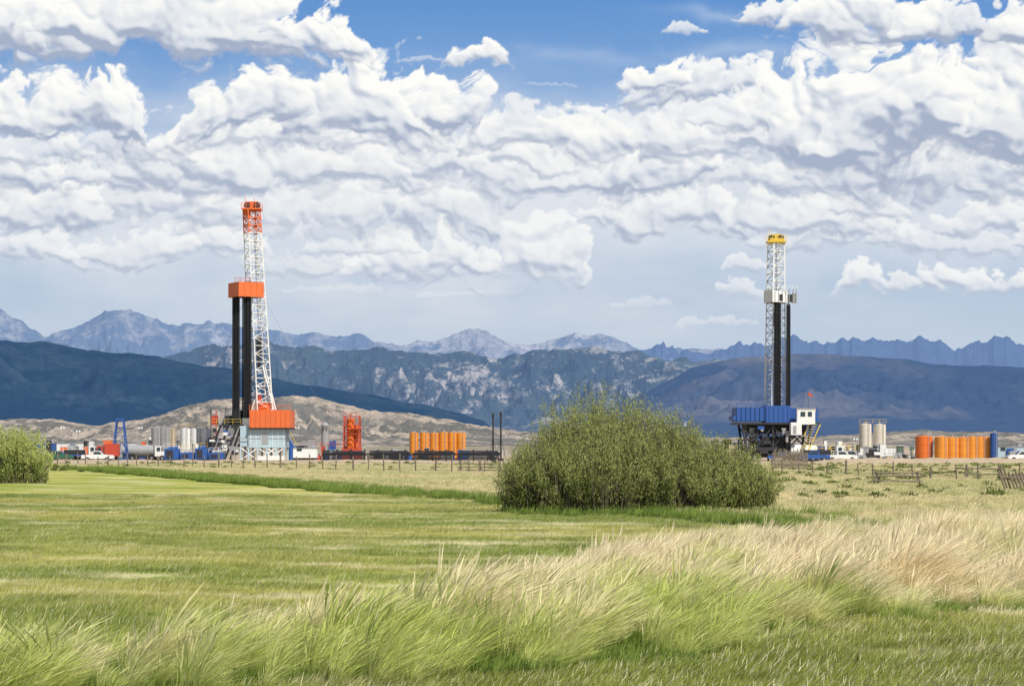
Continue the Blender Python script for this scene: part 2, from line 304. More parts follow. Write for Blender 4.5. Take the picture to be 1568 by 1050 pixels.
# ------------------------------------------------------------------ GRASS
def tuft(name,n,h,spread,wd,bend,seg,seed,mat,plume=0.,hv=.35,fan=0.):
    r=np.random.default_rng(seed);k=seg+1;t=np.linspace(0,1,k)
    a=r.uniform(0,2*np.pi,n);q=np.sqrt(r.uniform(0,1,n))*spread;bx=q*np.cos(a);by=q*np.sin(a)
    hh=h*(1-hv+2*hv*r.uniform(0,1,n)**1.3)*.85;ln=r.normal(bend,.2,n)+fan*np.cos(a)*q/spread;ly=r.normal(0,.2,n)+fan*np.sin(a)*q/spread
    wa=r.uniform(-.9,.9,n);isp=r.uniform(0,1,n)<plume
    V=np.zeros((n,k,2,3));
    for i,tt in enumerate(t):
        cx=bx+hh*ln*tt**1.8;cy=by+hh*ly*tt**1.5;cz=hh*(tt-.32*np.clip(np.abs(ln),0,1.3)*tt**2)
        wi=wd*(1-tt)**.6*.5*np.ones(n)+wd*.06
        pl=wd*1.2*np.exp(-((tt-.85)/.13)**2);wi=np.where(isp,wi*.5+pl,wi)
        V[:,i,0]=np.stack([cx-wi*np.cos(wa),cy-wi*np.sin(wa),cz-.03],-1);V[:,i,1]=np.stack([cx+wi*np.cos(wa),cy+wi*np.sin(wa),cz-.03],-1)
    b=np.arange(n)[:,None]*k*2+np.arange(seg)[None,:]*2;b=b.ravel();Fc=np.stack([b,b+1,b+3,b+2],1)
    T=np.repeat(np.tile(t,n),2);R=np.repeat(r.uniform(0,1,n),k*2)
    me=fmesh(name,V.reshape(-1,3),Fc,{'t':T,'rnd':R});me.materials.append(mat)
    return bpy.data.objects.new(name,me)
def scatter(name,P,scl,srcs):
    n=len(P);me=bpy.data.meshes.new(name);me.vertices.add(n);me.vertices.foreach_set('co',np.asarray(P,np.float32).ravel())
    at=me.attributes.new('scl','FLOAT','POINT');at.data.foreach_set('value',np.asarray(scl,np.float32))
    at=me.attributes.new('rz','FLOAT_VECTOR','POINT');rr=np.zeros((n,3),np.float32);rr[:,2]=rng.normal(0,.5,n);at.data.foreach_set('vector',rr.ravel())
    at=me.attributes.new('k','INT','POINT');at.data.foreach_set('value',rng.integers(0,len(srcs),n).astype(np.int32))
    o=obj(name,me);ng=bpy.data.node_groups.new(name,'GeometryNodeTree')
    ng.interface.new_socket('Geometry',in_out='INPUT',socket_type='NodeSocketGeometry');ng.interface.new_socket('Geometry',in_out='OUTPUT',socket_type='NodeSocketGeometry')
    gi=ng.nodes.new('NodeGroupInput');go=ng.nodes.new('NodeGroupOutput');jn=ng.nodes.new('GeometryNodeJoinGeometry')
    def na(nm,ty):
        a=ng.nodes.new('GeometryNodeInputNamedAttribute');a.data_type=ty;a.inputs[0].default_value=nm;return a
    S=na('scl','FLOAT');Rz=na('rz','FLOAT_VECTOR');K=na('k','INT')
    for i,s in enumerate(srcs):
        oi=ng.nodes.new('GeometryNodeObjectInfo');oi.inputs[0].default_value=s
        ip=ng.nodes.new('GeometryNodeInstanceOnPoints');cp=ng.nodes.new('FunctionNodeCompare');cp.data_type='INT';cp.operation='EQUAL'
        ng.links.new(K.outputs[0],cp.inputs[2]);cp.inputs[3].default_value=i
        ng.links.new(gi.outputs[0],ip.inputs['Points']);ng.links.new(cp.outputs[0],ip.inputs['Selection']);ng.links.new(oi.outputs['Geometry'],ip.inputs['Instance'])
        ng.links.new(Rz.outputs[0],ip.inputs['Rotation']);ng.links.new(S.outputs[0],ip.inputs['Scale']);ng.links.new(ip.outputs[0],jn.inputs[0])
    ng.links.new(jn.outputs[0],go.inputs[0]);md=o.modifiers.new('scatter','NODES');md.node_group=ng;return o
def grassmat(name,fn,tl=.35):
    g=N(name);p=g.pos();t=g.n('ShaderNodeAttribute',attribute_name='t').outputs['Fac'];r=g.n('ShaderNodeAttribute',attribute_name='rnd').outputs['Fac']
    c=fn(g,p,t,r);d=g.n('ShaderNodeBsdfDiffuse');tr=g.n('ShaderNodeBsdfTranslucent');mx=g.n('ShaderNodeMixShader');mx.inputs[0].default_value=tl
    g.l(c,d.inputs[0]);g.l(c,tr.inputs[0]);g.l(d.outputs[0],mx.inputs[1]);g.l(tr.outputs[0],mx.inputs[2]);g.l(mx.outputs[0],g.out.inputs[0]);return g.m
def f_tall(g,p,t,r):
    sx=g.n('ShaderNodeSeparateXYZ');g.l(p,sx.inputs[0])
    n=g.noise(p,.3,5,.6);n2=g.noise(p,1.1,3,.6)
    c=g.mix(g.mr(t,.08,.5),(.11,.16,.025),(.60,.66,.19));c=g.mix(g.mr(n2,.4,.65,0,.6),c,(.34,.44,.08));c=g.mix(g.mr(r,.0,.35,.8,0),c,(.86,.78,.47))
    dry=g.math('ADD',g.mr(sx.outputs[1],26,50,-.1,.6),g.math('ADD',g.mr(n,.35,.65,-.35,.45),g.math('MULTIPLY',r,.4)))
    f=g.math('MULTIPLY',g.mr(t,.3,.75),g.mr(dry,.1,.8))
    return g.mix(f,c,(.93,.80,.55))
def f_short(g,p,t,r):
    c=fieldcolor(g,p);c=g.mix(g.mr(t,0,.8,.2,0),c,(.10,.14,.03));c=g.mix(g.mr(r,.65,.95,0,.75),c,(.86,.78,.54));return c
def f_mead(g,p,t,r):
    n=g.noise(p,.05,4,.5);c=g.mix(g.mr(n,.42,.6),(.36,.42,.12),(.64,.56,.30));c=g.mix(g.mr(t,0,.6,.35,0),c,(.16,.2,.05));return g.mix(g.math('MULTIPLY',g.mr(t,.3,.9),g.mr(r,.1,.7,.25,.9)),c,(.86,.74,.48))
def f_lush(g,p,t,r):
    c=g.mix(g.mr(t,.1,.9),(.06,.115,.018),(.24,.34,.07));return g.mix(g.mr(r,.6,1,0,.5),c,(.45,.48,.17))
mt,ms,mm,ml=grassmat('tall_grass_blades',f_tall,.4),grassmat('mown_grass_blades',f_short),grassmat('meadow_grass_blades',f_mead),grassmat('lush_grass_blades',f_lush)
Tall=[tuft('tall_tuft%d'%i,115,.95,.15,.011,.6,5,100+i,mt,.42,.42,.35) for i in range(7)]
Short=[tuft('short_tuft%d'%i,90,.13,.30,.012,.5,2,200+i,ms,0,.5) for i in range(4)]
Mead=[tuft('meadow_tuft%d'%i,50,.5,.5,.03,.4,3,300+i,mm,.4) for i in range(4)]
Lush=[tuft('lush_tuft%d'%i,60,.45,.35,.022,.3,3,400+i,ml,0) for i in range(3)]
def pts(n,d0,d1,pw=1.0,lo=-350,hi=1920):
    u=rng.uniform(0,1,n);d=np.sqrt(d0**2+(d1**2-d0**2)*u**pw);px=rng.uniform(lo,hi,n);x=(px-CX)/F*d;return px,HZ+CH*F/d,x,d
def gz(x,y): return np.where(y<320,.10*fbm(x/9,y/9,3,70)-.08,-.02)
top=lambda px:np.interp(px,[-400,0,100,300,500,700,850,1000,1200,1400,1568,1950],[1040,1022,1010,985,955,915,880,845,826,810,800,788])
bot=lambda px:np.interp(px,[-400,0,200,700,900,1000,1100,1250,1400,1568,1950],[1130,1095,1060,1042,1025,1005,992,970,948,925,890])
line=lambda x,y:y+2.9*x
px,py,x,y=pts(60000,21,90);nz=30*fbm(x/1.6,y/3.2,4,80)
k=(py>top(px)+nz)&(py<bot(px)+nz*1.0)
k1=k&(rng.uniform(0,1,len(k))<.25+.5*fbm(x/1.1,y/1.6,2,88))
P=np.stack([x,y,gz(x,y)],-1)[k1];cl=fbm(x/1.6,y/1.6,3,81)[k1];sc_=.85+.65*cl+rng.uniform(-.25,.3,k1.sum());ed=np.minimum(np.abs(py-bot(px))/30,np.abs(py-top(px))/40)[k1];sc_*=np.clip(.55+.45*ed,.5,1)
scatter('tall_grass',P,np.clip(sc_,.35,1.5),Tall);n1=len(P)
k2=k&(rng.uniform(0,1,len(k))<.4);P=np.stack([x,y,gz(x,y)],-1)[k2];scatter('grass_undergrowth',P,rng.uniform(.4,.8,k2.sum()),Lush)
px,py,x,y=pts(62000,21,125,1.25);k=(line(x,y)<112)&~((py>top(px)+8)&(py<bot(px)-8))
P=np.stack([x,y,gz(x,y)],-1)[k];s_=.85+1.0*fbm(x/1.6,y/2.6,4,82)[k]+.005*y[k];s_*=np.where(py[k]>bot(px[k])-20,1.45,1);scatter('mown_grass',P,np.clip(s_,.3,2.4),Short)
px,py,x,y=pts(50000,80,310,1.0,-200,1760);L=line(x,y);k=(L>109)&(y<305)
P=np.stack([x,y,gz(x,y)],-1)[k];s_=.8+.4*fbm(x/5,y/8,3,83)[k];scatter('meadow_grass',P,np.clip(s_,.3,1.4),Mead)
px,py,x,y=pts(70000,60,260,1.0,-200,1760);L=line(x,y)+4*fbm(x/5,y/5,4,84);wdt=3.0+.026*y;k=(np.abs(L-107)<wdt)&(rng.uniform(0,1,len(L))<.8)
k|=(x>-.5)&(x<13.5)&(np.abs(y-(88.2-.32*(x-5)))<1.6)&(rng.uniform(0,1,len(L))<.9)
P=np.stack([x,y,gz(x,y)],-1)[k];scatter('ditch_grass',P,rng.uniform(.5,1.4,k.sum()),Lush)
# ------------------------------------------------------------------ WILLOWS
def leafmat(nm='willow_leaves',k=1.):
    g=N(nm);r=g.n('ShaderNodeAttribute',attribute_name='rnd').outputs['Fac'];t=g.n('ShaderNodeAttribute',attribute_name='t').outputs['Fac']
    n=g.noise(g.pos(),.8,4);K=lambda *c:tuple(x*k for x in c)
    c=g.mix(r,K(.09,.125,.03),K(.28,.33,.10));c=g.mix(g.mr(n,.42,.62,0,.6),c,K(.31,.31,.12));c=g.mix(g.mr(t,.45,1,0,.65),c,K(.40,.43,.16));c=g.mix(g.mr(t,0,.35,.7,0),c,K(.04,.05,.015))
    d=g.n('ShaderNodeBsdfDiffuse');tr=g.n('ShaderNodeBsdfTranslucent');mx=g.n('ShaderNodeMixShader');mx.inputs[0].default_value=.28
    g.l(c,d.inputs[0]);g.l(c,tr.inputs[0]);g.l(d.outputs[0],mx.inputs[1]);g.l(tr.outputs[0],mx.inputs[2]);g.l(mx.outputs[0],g.out.inputs[0]);return g.m
LM=leafmat('willow_leaves',1.0);LM2=leafmat('reed_leaves',1.5)
def willow(name,cx,cy,clumps,seed,lsz=1.0,mat=LM,flat=.42,gap=-.16):
    r=np.random.default_rng(seed);Vs=[];A=[];R=[];SV=[];SF=[]
    for (x0,y0,rad,h,ns) in clumps:
        a=r.uniform(0,2*np.pi,ns);q=np.sqrt(r.uniform(0,1,ns));bx=x0+.72*rad*q*np.cos(a);by=y0+.72*rad*q*np.sin(a)
        out=.16+.42*q*q;hh=h*(1-flat*q**2.2)*(.74+.30*r.uniform(0,1,ns)**.8)*(1+.18*fbm(bx*1.1,by*1.1,2,seed))
        ax=np.cos(a)*out*rad*.9+r.normal(.14,.2,ns);ay=np.sin(a)*out*rad*.9+r.normal(0,.2,ns)
        nl=66
        t=r.uniform(.02,1,(ns,nl))**.68
        sp=.17*(1.3-t)
        PX=bx[:,None]+ax[:,None]*t**1.6+sp*r.normal(0,1,(ns,nl));PY=by[:,None]+ay[:,None]*t**1.6+sp*r.normal(0,1,(ns,nl));PZ=hh[:,None]*t+r.normal(0,.06,(ns,nl))
        keep=(fbm(PX*1.25+PY*.5+PZ*.35,PZ*.8-PY*.9+seed,3,seed+3)+r.normal(0,.08,PX.shape)+.35*(t>.9)>gap).ravel()
        c=np.stack([PX,PY,PZ],-1).reshape(-1,3)[keep];m=len(c);tk=t.ravel()[keep]
        dr=np.stack([r.normal(.14,.42,m),r.normal(0,.42,m),np.abs(r.normal(.9,.32,m))],-1);dr/=np.linalg.norm(dr,axis=1,keepdims=True)
        sd_=np.cross(dr,r.normal(0,1,(m,3)));sd_/=np.linalg.norm(sd_,axis=1,keepdims=True)
        tf=tk[:,None]
        ln=(.165*r.uniform(.6,1.4,m)*lsz)[:,None]*(1.1-.4*tf);wd=(.021*r.uniform(.7,1.3,m)*lsz)[:,None]*(1.1-.35*tf)
        Q=np.stack([c-dr*ln*.5,c+sd_*wd,c+dr*ln*.6,c-sd_*wd],1);Vs.append(Q.reshape(-1,3))
        A.append(np.repeat(tk,4));R.append(np.repeat(np.clip(np.repeat(r.uniform(0,1,ns),nl)[keep]*.6+.4*r.uniform(0,1,m),0,1),4))
        for i in range(0,ns,2):
            pr=None
            for tt in(0,.35,.7,1.0):
                c0=(bx[i]+ax[i]*tt**1.6,by[i]+ay[i]*tt**1.6,hh[i]*tt);wdt=.022*(1.12-tt);k=len(SV)
                SV.extend([(c0[0]-wdt,c0[1],c0[2]),(c0[0]+wdt,c0[1]-wdt,c0[2]),(c0[0],c0[1]+wdt,c0[2])])
                if pr is not None:
                    for j in range(3):SF.append((pr+j,pr+(j+1)%3,k+(j+1)%3,k+j))
                pr=k
    V=np.concatenate(Vs);A=np.concatenate(A);R=np.concatenate(R);nl_=len(V)
    Fc=np.arange(nl_).reshape(-1,4)
    V=np.concatenate([V,np.array(SV)]);Fc2=np.concatenate([Fc,np.array(SF)+nl_]);A=np.concatenate([A,np.zeros(len(SV))]);R=np.concatenate([R,np.zeros(len(SV))])
    me=fmesh(name,V,Fc2,{'t':A,'rnd':R});me.materials.append(mat);me.materials.append(M['wood'])
    mi=np.zeros(len(Fc2),np.int32);mi[len(Fc):]=1;me.polygons.foreach_set('material_index',mi)
    o=obj(name,me);o.location=(cx,cy,-.05);return o
d=92.;q=d/F
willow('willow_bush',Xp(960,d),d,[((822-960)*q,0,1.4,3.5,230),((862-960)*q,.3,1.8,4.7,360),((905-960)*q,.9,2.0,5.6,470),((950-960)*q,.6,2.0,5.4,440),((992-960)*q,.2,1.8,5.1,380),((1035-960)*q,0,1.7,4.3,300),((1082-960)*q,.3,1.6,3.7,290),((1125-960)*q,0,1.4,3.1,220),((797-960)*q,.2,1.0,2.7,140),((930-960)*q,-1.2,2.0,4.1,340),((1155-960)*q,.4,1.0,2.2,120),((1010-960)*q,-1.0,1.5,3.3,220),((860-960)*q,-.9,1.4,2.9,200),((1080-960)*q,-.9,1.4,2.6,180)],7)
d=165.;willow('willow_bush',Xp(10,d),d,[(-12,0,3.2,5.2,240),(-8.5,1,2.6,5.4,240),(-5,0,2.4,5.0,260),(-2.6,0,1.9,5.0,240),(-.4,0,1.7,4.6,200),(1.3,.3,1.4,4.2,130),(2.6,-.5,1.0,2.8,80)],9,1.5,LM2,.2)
def brush(name,n,seed,x0,x1,y0,y1,hs):
    r=np.random.default_rng(seed);V=[];A=[];R=[]
    for i in range(n):
        yy=math.sqrt(r.uniform(y0**2,y1**2));cx_=Xp(r.uniform(x0,x1),yy);h=hs*r.uniform(.5,1.2);m=90
        u=r.normal(0,1,(m,3));u/=np.linalg.norm(u,axis=1,keepdims=True);u[:,2]=np.abs(u[:,2])*.8
        c=np.array([cx_,yy,0])+u*np.array([h*1.1,h*1.1,h])*r.uniform(.4,1,(m,1));sd_=np.cross(u+.01,r.normal(0,1,(m,3)));sd_/=np.linalg.norm(sd_,axis=1,keepdims=True)
        Q=np.stack([c-u*.12,c+sd_*.06,c+u*.2,c-sd_*.06],1);V.append(Q.reshape(-1,3));A.append(np.full(m*4,.4));R.append(np.repeat(r.uniform(0,1,m),4))
    V=np.concatenate(V);me=fmesh(name,V,np.arange(len(V)).reshape(-1,4),{'t':np.concatenate(A),'rnd':np.concatenate(R)});obj(name,me,[LM])
brush('sagebrush',330,21,1180,1700,110,300,.55);brush('sagebrush',160,22,-50,780,230,330,.45)
# ------------------------------------------------------------------ RIGS
def crown(b,cx,cy,z,w,m):
    b.box(cx-w,cx+w,cy-w,cy+w,z,z+.25,m)
    for s in(-1,1):
        b.rail(cx-w,cx+w,cy+s*w,z+.25,m,1.0,.8,.06)
        b.tube((cx+s*w*.5,cy-.35,z+.9),(cx+s*w*.5,cy+.35,z+.9),.6,'dark',12)
    b.box(cx-w*.6,cx+w*.6,cy-.2,cy+.2,z+.25,z+1.6,m)
    b.tube((cx-w*.7,cy,z),(cx-w*.7,cy,z+2.6),.06,m);b.tube((cx+w*.2,cy,z+1.6),(cx+w*.2,cy,z+2.3),.06,m)
def pipes(b,x0,x1,y0,y1,z0,z1,m='black',st=.26,r=.1):
    x=x0
    while x<=x1:
        y=y0
        while y<=y1:
            b.tube((x+random.uniform(-.04,.04),y,z0),(x+random.uniform(-.05,.05),y,z1+random.uniform(-.6,.3)),r,m,6);y+=st
        x+=st
R30=math.radians(30)
b=B((Xp(395),384,0))
L=lambda px:(px-395)*.12
Z=Zp
def mastL():
    def P(k,i,z0=Z(628),z1=Z(357)):
        cx=L(401)+(L(387)-L(401))*k;w=1.5+(1.22-1.5)*k;a=R30+math.pi/4+i*math.pi/2
        return(cx+w*1.414*math.cos(a),w*1.414*math.sin(a),z0+(z1-z0)*k)
    n=22
    for i in range(4):b.tube(P(0,i),P(1,i),.14,'white')
    for a in range(n):
        for i in range(4):
            j=(i+1)%4;b.tube(P((a+1)/n,i),P((a+1)/n,j),.07,'white');
            b.tube(P(a/n,i if a%2 else j),P((a+1)/n,j if a%2 else i),.065,'white')
    for i in range(4):b.tube(P(1,i),P(1.128,i),.14,'orange')
    for a in range(3):
        k0=1+.128*a/3;k1=1+.128*(a+1)/3
        for i in range(4):
            j=(i+1)%4;b.tube(P(k1,i),P(k1,j),.11,'orange');b.tube(P(k0,i),P(k1,j),.08,'orange');b.tube(P(k0,j),P(k1,i),.08,'orange')
    b.tube((L(388),0,Z(340)),(L(396),0,Z(520)),.05,'dark');b.tube((L(389.5),0,Z(340)),(L(397.5),0,Z(520)),.05,'dark')
    b.tube((L(396.5),0,Z(545)),(L(396.5),0,Z(515)),.5,'dark',8);b.tube((L(397),0,Z(565)),(L(397),0,Z(545)),.35,'dark',8)
mastL()
crown(b,L(386),0,Z(322),1.75,'orange')
b.box(L(374),L(383),-.9,.9,Z(330),Z(322),'orange')
b.piv=(L(377.5),-1);b.lr=R30;cx=L(377.5)
for (xa,xb,ya,yb) in((cx-2.45,cx+2.45,-3.45,-3.33),(cx-2.45,cx+2.45,1.33,1.45),(cx-2.45,cx-2.33,-3.3,1.3),(cx+2.33,cx+2.45,-3.3,1.3)):
    b.box(xa,xb,ya,yb,Z(456),Z(434),'orange')
for k in range(5):
    xx=cx-2.4+1.2*k;b.box(xx-.06,xx+.06,-3.55,-3.46,Z(457),Z(433),'orange')
b.box(cx-2.2,cx+2.2,-3.2,1.2,Z(455),Z(453.6),'dark');b.lr=0
b.rail(L(362),L(386),-2,Z(434),'red',.9,.9)
pipes(b,L(358),L(368.5),-1.8,-.5,Z(652),Z(450));pipes(b,L(377),L(386),-2.6,-1.2,Z(640),Z(452))
pipes(b,L(371),L(374),.4,.9,Z(640),Z(452),'dark')
for s in(-1.6,1.6):
    b.tube((L(404),s,Z(560)),(L(421),s,Z(627)),.16,'white');b.tube((L(397),s,Z(600)),(L(386),s,Z(630)),.16,'white')
b.tube((L(408),1.6,Z(585)),(L(408),-1.6,Z(585)),.12,'white')
b.box(L(394),L(414),-1,1,Z(628),Z(617),'orange');b.box(L(394),L(402),-1.4,-1.1,Z(618),Z(605),'red')
b.box(L(386),L(448),-4,4,Z(655),Z(628),'orange')
for k in range(9):
    xx=L(388)+k*.92;b.box(xx-.05,xx+.05,-4.08,-4.01,Z(654),Z(629),'orange')
b.box(L(385),L(449),-4.15,4.1,Z(657.5),Z(655),'dark');b.rail(L(386),L(448),-4,Z(628),'orange',.9)
b.box(L(384),L(440),-3.4,3.4,Z(685),Z(657),'lblue')
for k in range(7):
    xx=L(387)+k*1.0;b.box(xx-.04,xx+.04,-3.47,-3.41,Z(684),Z(658),'white')
b.box(L(371),L(384),-3.0,3,Z(683),Z(652),'lblue');b.box(L(372),L(440),-3.44,-3.41,Z(672),Z(670.5),'gray')
b.box(L(404),L(414),-3.48,-3.42,Z(680),Z(664),'gray')
for xx in(372,384,398,412,426,438):
    for yy in(-3.2,3.2):b.tube((L(xx),yy,0),(L(xx),yy,Z(683)),.2,'lblue')
for xa,xb in((372,398),(398,426),(412,438)):b.tube((L(xa),-3.2,.1),(L(xb),-3.2,Z(685)),.13,'white');b.tube((L(xb),-3.2,.1),(L(xa),-3.2,Z(685)),.13,'white')
b.box(L(400),L(440),-5.5,-3.6,0,.9,'white')
for k in range(12):
    t=k/12;b.box(L(441)+t*3,L(441)+t*3+.35,-3,-2,Z(657)*(1-t)-.1,Z(657)*(1-t),'gray')
b.tube((L(440),-3.1,Z(657)+1),(L(466),-3.1,1),.06,'yellow');b.tube((L(440),-3.1,Z(657)),(L(466),-3.1,0),.1,'gray')
b.box(L(338),L(371),-2,2.5,Z(655),Z(650),'dark');b.box(L(345),L(356),-1,1.5,Z(650),Z(636),'dark');b.box(L(357),L(370),-1.8,1,Z(650),Z(628),'dark')
b.box(L(324),L(332),0,2,Z(650),Z(636),'red');b.box(L(335),L(344),0,1.8,Z(652),Z(640),'gray')
for xa,xb in((340,322),(352,334),(366,346),(372,354)):
    b.tube((L(xa),-2.2,Z(652)),(L(xb),-2.2,0),.22,'dark');b.tube((L(xa)+.5,-2.6,Z(652)),(L(xb)+.5,-2.6,0),.1,'gray')
b.rail(L(322),L(371),-2.1,Z(650),'yellow',1.,1.2,.035);b.tube((L(323),0,0),(L(323),0,Z(625)),.12,'dark');b.tube((L(331),0,0),(L(331),0,Z(628)),.12,'red')
b.tube((L(374),0,Z(460)),(L(250),20,0),.02,'wire');b.tube((L(402),0,Z(450)),(L(520),20,0),.02,'wire')
for k in range(40):
    x=random.uniform(L(322),L(384));z=random.uniform(.3,Z(655));b.box(x,x+random.uniform(.3,1.3),-2.4,-1.4,z,z+random.uniform(.2,.9),random.choice(['dark','gray','blue','dark','white']))
b.fin('drilling_rig')
b=B((Xp(1188),384,0));L=lambda px:(px-1188)*.12
def P(k,i,z0=Z(622),z1=Z(374)):
    w=1.42+(1.12-1.42)*k;a=math.radians(22)+math.pi/4+i*math.pi/2
    return(L(1186.5)+.25*k+w*1.414*math.cos(a),w*1.414*math.sin(a),z0+(z1-z0)*k)
n=22
for i in range(4):b.tube(P(0,i),P(1,i),.13,'white')
for a in range(n):
    for i in range(4):
        j=(i+1)%4;m='white' if (i!=1) else 'gray';b.tube(P((a+1)/n,i),P((a+1)/n,j),.065,m);b.tube(P(a/n,i if a%2 else j),P((a+1)/n,j if a%2 else i),.06,m)
crown(b,L(1188.5),0,Z(372),1.7,'yellow');b.box(L(1178),L(1199),-1,1,Z(372),Z(366),'yellow')
b.tube((L(1188),0,Z(372)),(L(1188),0,Z(480)),.06,'dark');b.tube((L(1189.5),0,Z(372)),(L(1189.5),0,Z(480)),.06,'dark')
b.tube((L(1188.5),0,Z(500)),(L(1188.5),0,Z(478)),.6,'dark',8)
b.piv=(L(1189),-1);b.lr=math.radians(22);cx=L(1187)
b.box(cx-1.6,cx+1.5,-2.6,-2.5,Z(464),Z(447),'white');b.box(cx-1.6,cx+1.5,.6,.7,Z(464),Z(445),'gray');b.box(cx-1.6,cx-1.5,-2.5,.6,Z(464),Z(445),'white');b.box(cx-1.4,cx+1.4,-2.4,.5,Z(464),Z(462.6),'dark')
for k in range(4):b.box(cx-1.2+k*.75,cx-1.05+k*.75,-2.66,-2.61,Z(463),Z(448),'gray')
b.box(cx-.2,cx+.5,-2.67,-2.62,Z(462),Z(452),'dark')
b.lr=0
b.box(L(1203),L(1213),-2,-.4,Z(463),Z(452),'dark');b.box(L(1212),L(1218),-2,-.4,Z(464),Z(450),'gray');b.rail(L(1172),L(1218),-2.7,Z(446),'white',.8,.8,.035)
for q_ in(1206,1212,1217):b.tube((L(q_),-2.05,Z(466)),(L(q_),-2.05,Z(443)),.1,'gray')
pipes(b,L(1184),L(1193),-2.4,-1.4,Z(622),Z(460));pipes(b,L(1203),L(1209),-2.2,-1.2,Z(622),Z(466))
b.tube((L(1172),0,Z(622)),(L(1173),0,Z(545)),.1,'white')
b.box(L(1124),L(1168),-4,4,Z(645),Z(624),'blue');b.box(L(1169),L(1206),-4.1,4,Z(647),Z(621.5),'blue');b.box(L(1206),L(1249),-3,4,Z(647),Z(625),'blue')
for k in range(12):
    xx=L(1125)+k*.84;b.box(xx-.05,xx+.05,-4.2,-4.12,Z(645),Z(623),'blue')
b.tube((L(1123),-4,Z(640)),(L(1123),4,Z(640)),.5,'blue',8)
b.box(L(1122),L(1250),-4.3,4.1,Z(650),Z(647),'dark')
b.box(L(1214),L(1241),-6,-4.4,Z(650),Z(627),'white');b.box(L(1219),L(1226),-6.06,-6.01,Z(638),Z(631),'glass');b.box(L(1230),L(1236),-6.06,-6.01,Z(638),Z(631),'glass')
b.box(L(1204),L(1220),-6.6,-4.4,Z(666),Z(647),'white');b.box(L(1207),L(1212),-6.66,-6.61,Z(664),Z(652),'gray')
b.box(L(1213),L(1242),-6.1,-4.3,Z(627),Z(625.5),'gray')
b.tube((L(1243),-5,Z(627)),(L(1225),-5,Z(668)),.13,'yellow');b.tube((L(1250),-5,Z(650)),(L(1232),-5,Z(690)),.13,'yellow')
for k in range(10):
    t=k/10;b.box(L(1240-16*t)-.4,L(1240-16*t)+.4,-6.3,-5.6,Z(650+38*t),Z(650+38*t)+.08,'yellow')
for yy in(-3.5,3.5):
    for xa,xb in((1134,1142),(1156,1156),(1180,1180),(1205,1205),(1238,1228)):b.tube((L(xa),yy,Z(650)),(L(xb),yy,0),.26,'dark')
    for xa,xb in((1134,1156),(1156,1180),(1180,1205),(1205,1236)):b.tube((L(xa),yy,Z(652)),(L(xb),yy,Z(684)),.15,'dark');b.tube((L(xb),yy,Z(652)),(L(xa),yy,Z(684)),.15,'dark')
    b.box(L(1138),L(1236),yy-.3,yy+.3,Z(690),Z(684),'dark')
b.box(L(1140),L(1228),-2.5,2.8,Z(664),Z(650),'dark');b.box(L(1150),L(1200),-3,3,Z(700),Z(668),'dark')
b.box(L(1145),L(1153),-3.1,-2.6,Z(672),Z(655),'gray')
b.rail(L(1124),L(1168),-4,Z(624),'blue',.7)
for k in range(30):
    x=random.uniform(L(1140),L(1225));z=random.uniform(.3,Z(655));b.box(x,x+random.uniform(.3,1.6),-4.2,-3.6,z,z+random.uniform(.2,.8),random.choice(['dark','gray','blue','dark','dark']))
b.tube((L(1238),0,Z(625)),(L(1237),0,Z(600)),.05,'dark');b.add([(L(1237),0,Z(600)),(L(1244),0.2,Z(604)),(L(1244),.2,Z(608)),(L(1237),0,Z(604.5))],[(0,1,2,3)],'red')
b.fin('drilling_rig')
# ------------------------------------------------------------------ SITE OBJECTS
def tanks(name,pxs,r,z1,d,m,zb=0,rails=True,m2=None,skid=True):
    b=B((Xp(pxs[0],d),d,0))
    for i,p_ in enumerate(pxs):
        x=Xp(p_,d)-Xp(pxs[0],d);mm_=m2 if (m2 and i==0) else m
        zt=z1+random.uniform(-.12,.05)
        b.tube((x,0,zb+.35),(x,0,zt),r,mm_,28);b.tube((x,0,zt),(x,0,zt+r*.12),r*.98,mm_,28,r*.25)
        for zz in(.33,.66):b.tube((x,0,zb+(zt-zb)*zz),(x,0,zb+(zt-zb)*zz+.07),r+.025,mm_,28)
        b.tube((x+r*.3,-r-.08,zb+.4),(x+r*.3,-r-.08,zt+.5),.035,'gray');b.tube((x+r*.5,-r-.0,zb+.4),(x+r*.5,-r-.0,zt+.5),.035,'gray')
        b.tube((x,0,zt),(x,0,zt+.45),.18,'gray',8)
    xe=Xp(pxs[-1],d)-Xp(pxs[0],d)
    if skid:b.box(-r-.2,xe+r+.2,-r-.1,r+.1,zb+.02,zb+.35,'dark')
    if rails:b.rail(-r,xe+r,-r*.3,z1,'yellow',.9,1.2,.03)
    return b.fin(name)
tanks('orange_storage_tanks',[634,650,665,679,693,706],.86,Zp(662,400),400,'tankor',0,False)
tanks('orange_storage_tanks',[1442,1458,1475,1489,1501,1510],1.25,Zp(669,370),370,'tankor',0,False)
tanks('orange_storage_tanks',[1415],1.55,Zp(668,372),372,'tankred',0,False)
tanks('blue_storage_tank',[1522],.65,Zp(663,368),368,'blue',0,False)
tanks('cream_storage_tanks',[1325,1347],1.15,Zp(649,395),395,'cream',0,True)
tanks('white_storage_tanks',[284,300,316],.95,Zp(656,395),395,'white',0,True)
tanks('gray_storage_tank',[240,252],1.0,Zp(654,390),390,'gray',0,False);tanks('tan_storage_tank',[262],.8,Zp(655,392),392,'tan',0,False)
b=B((Xp(538),386,0));
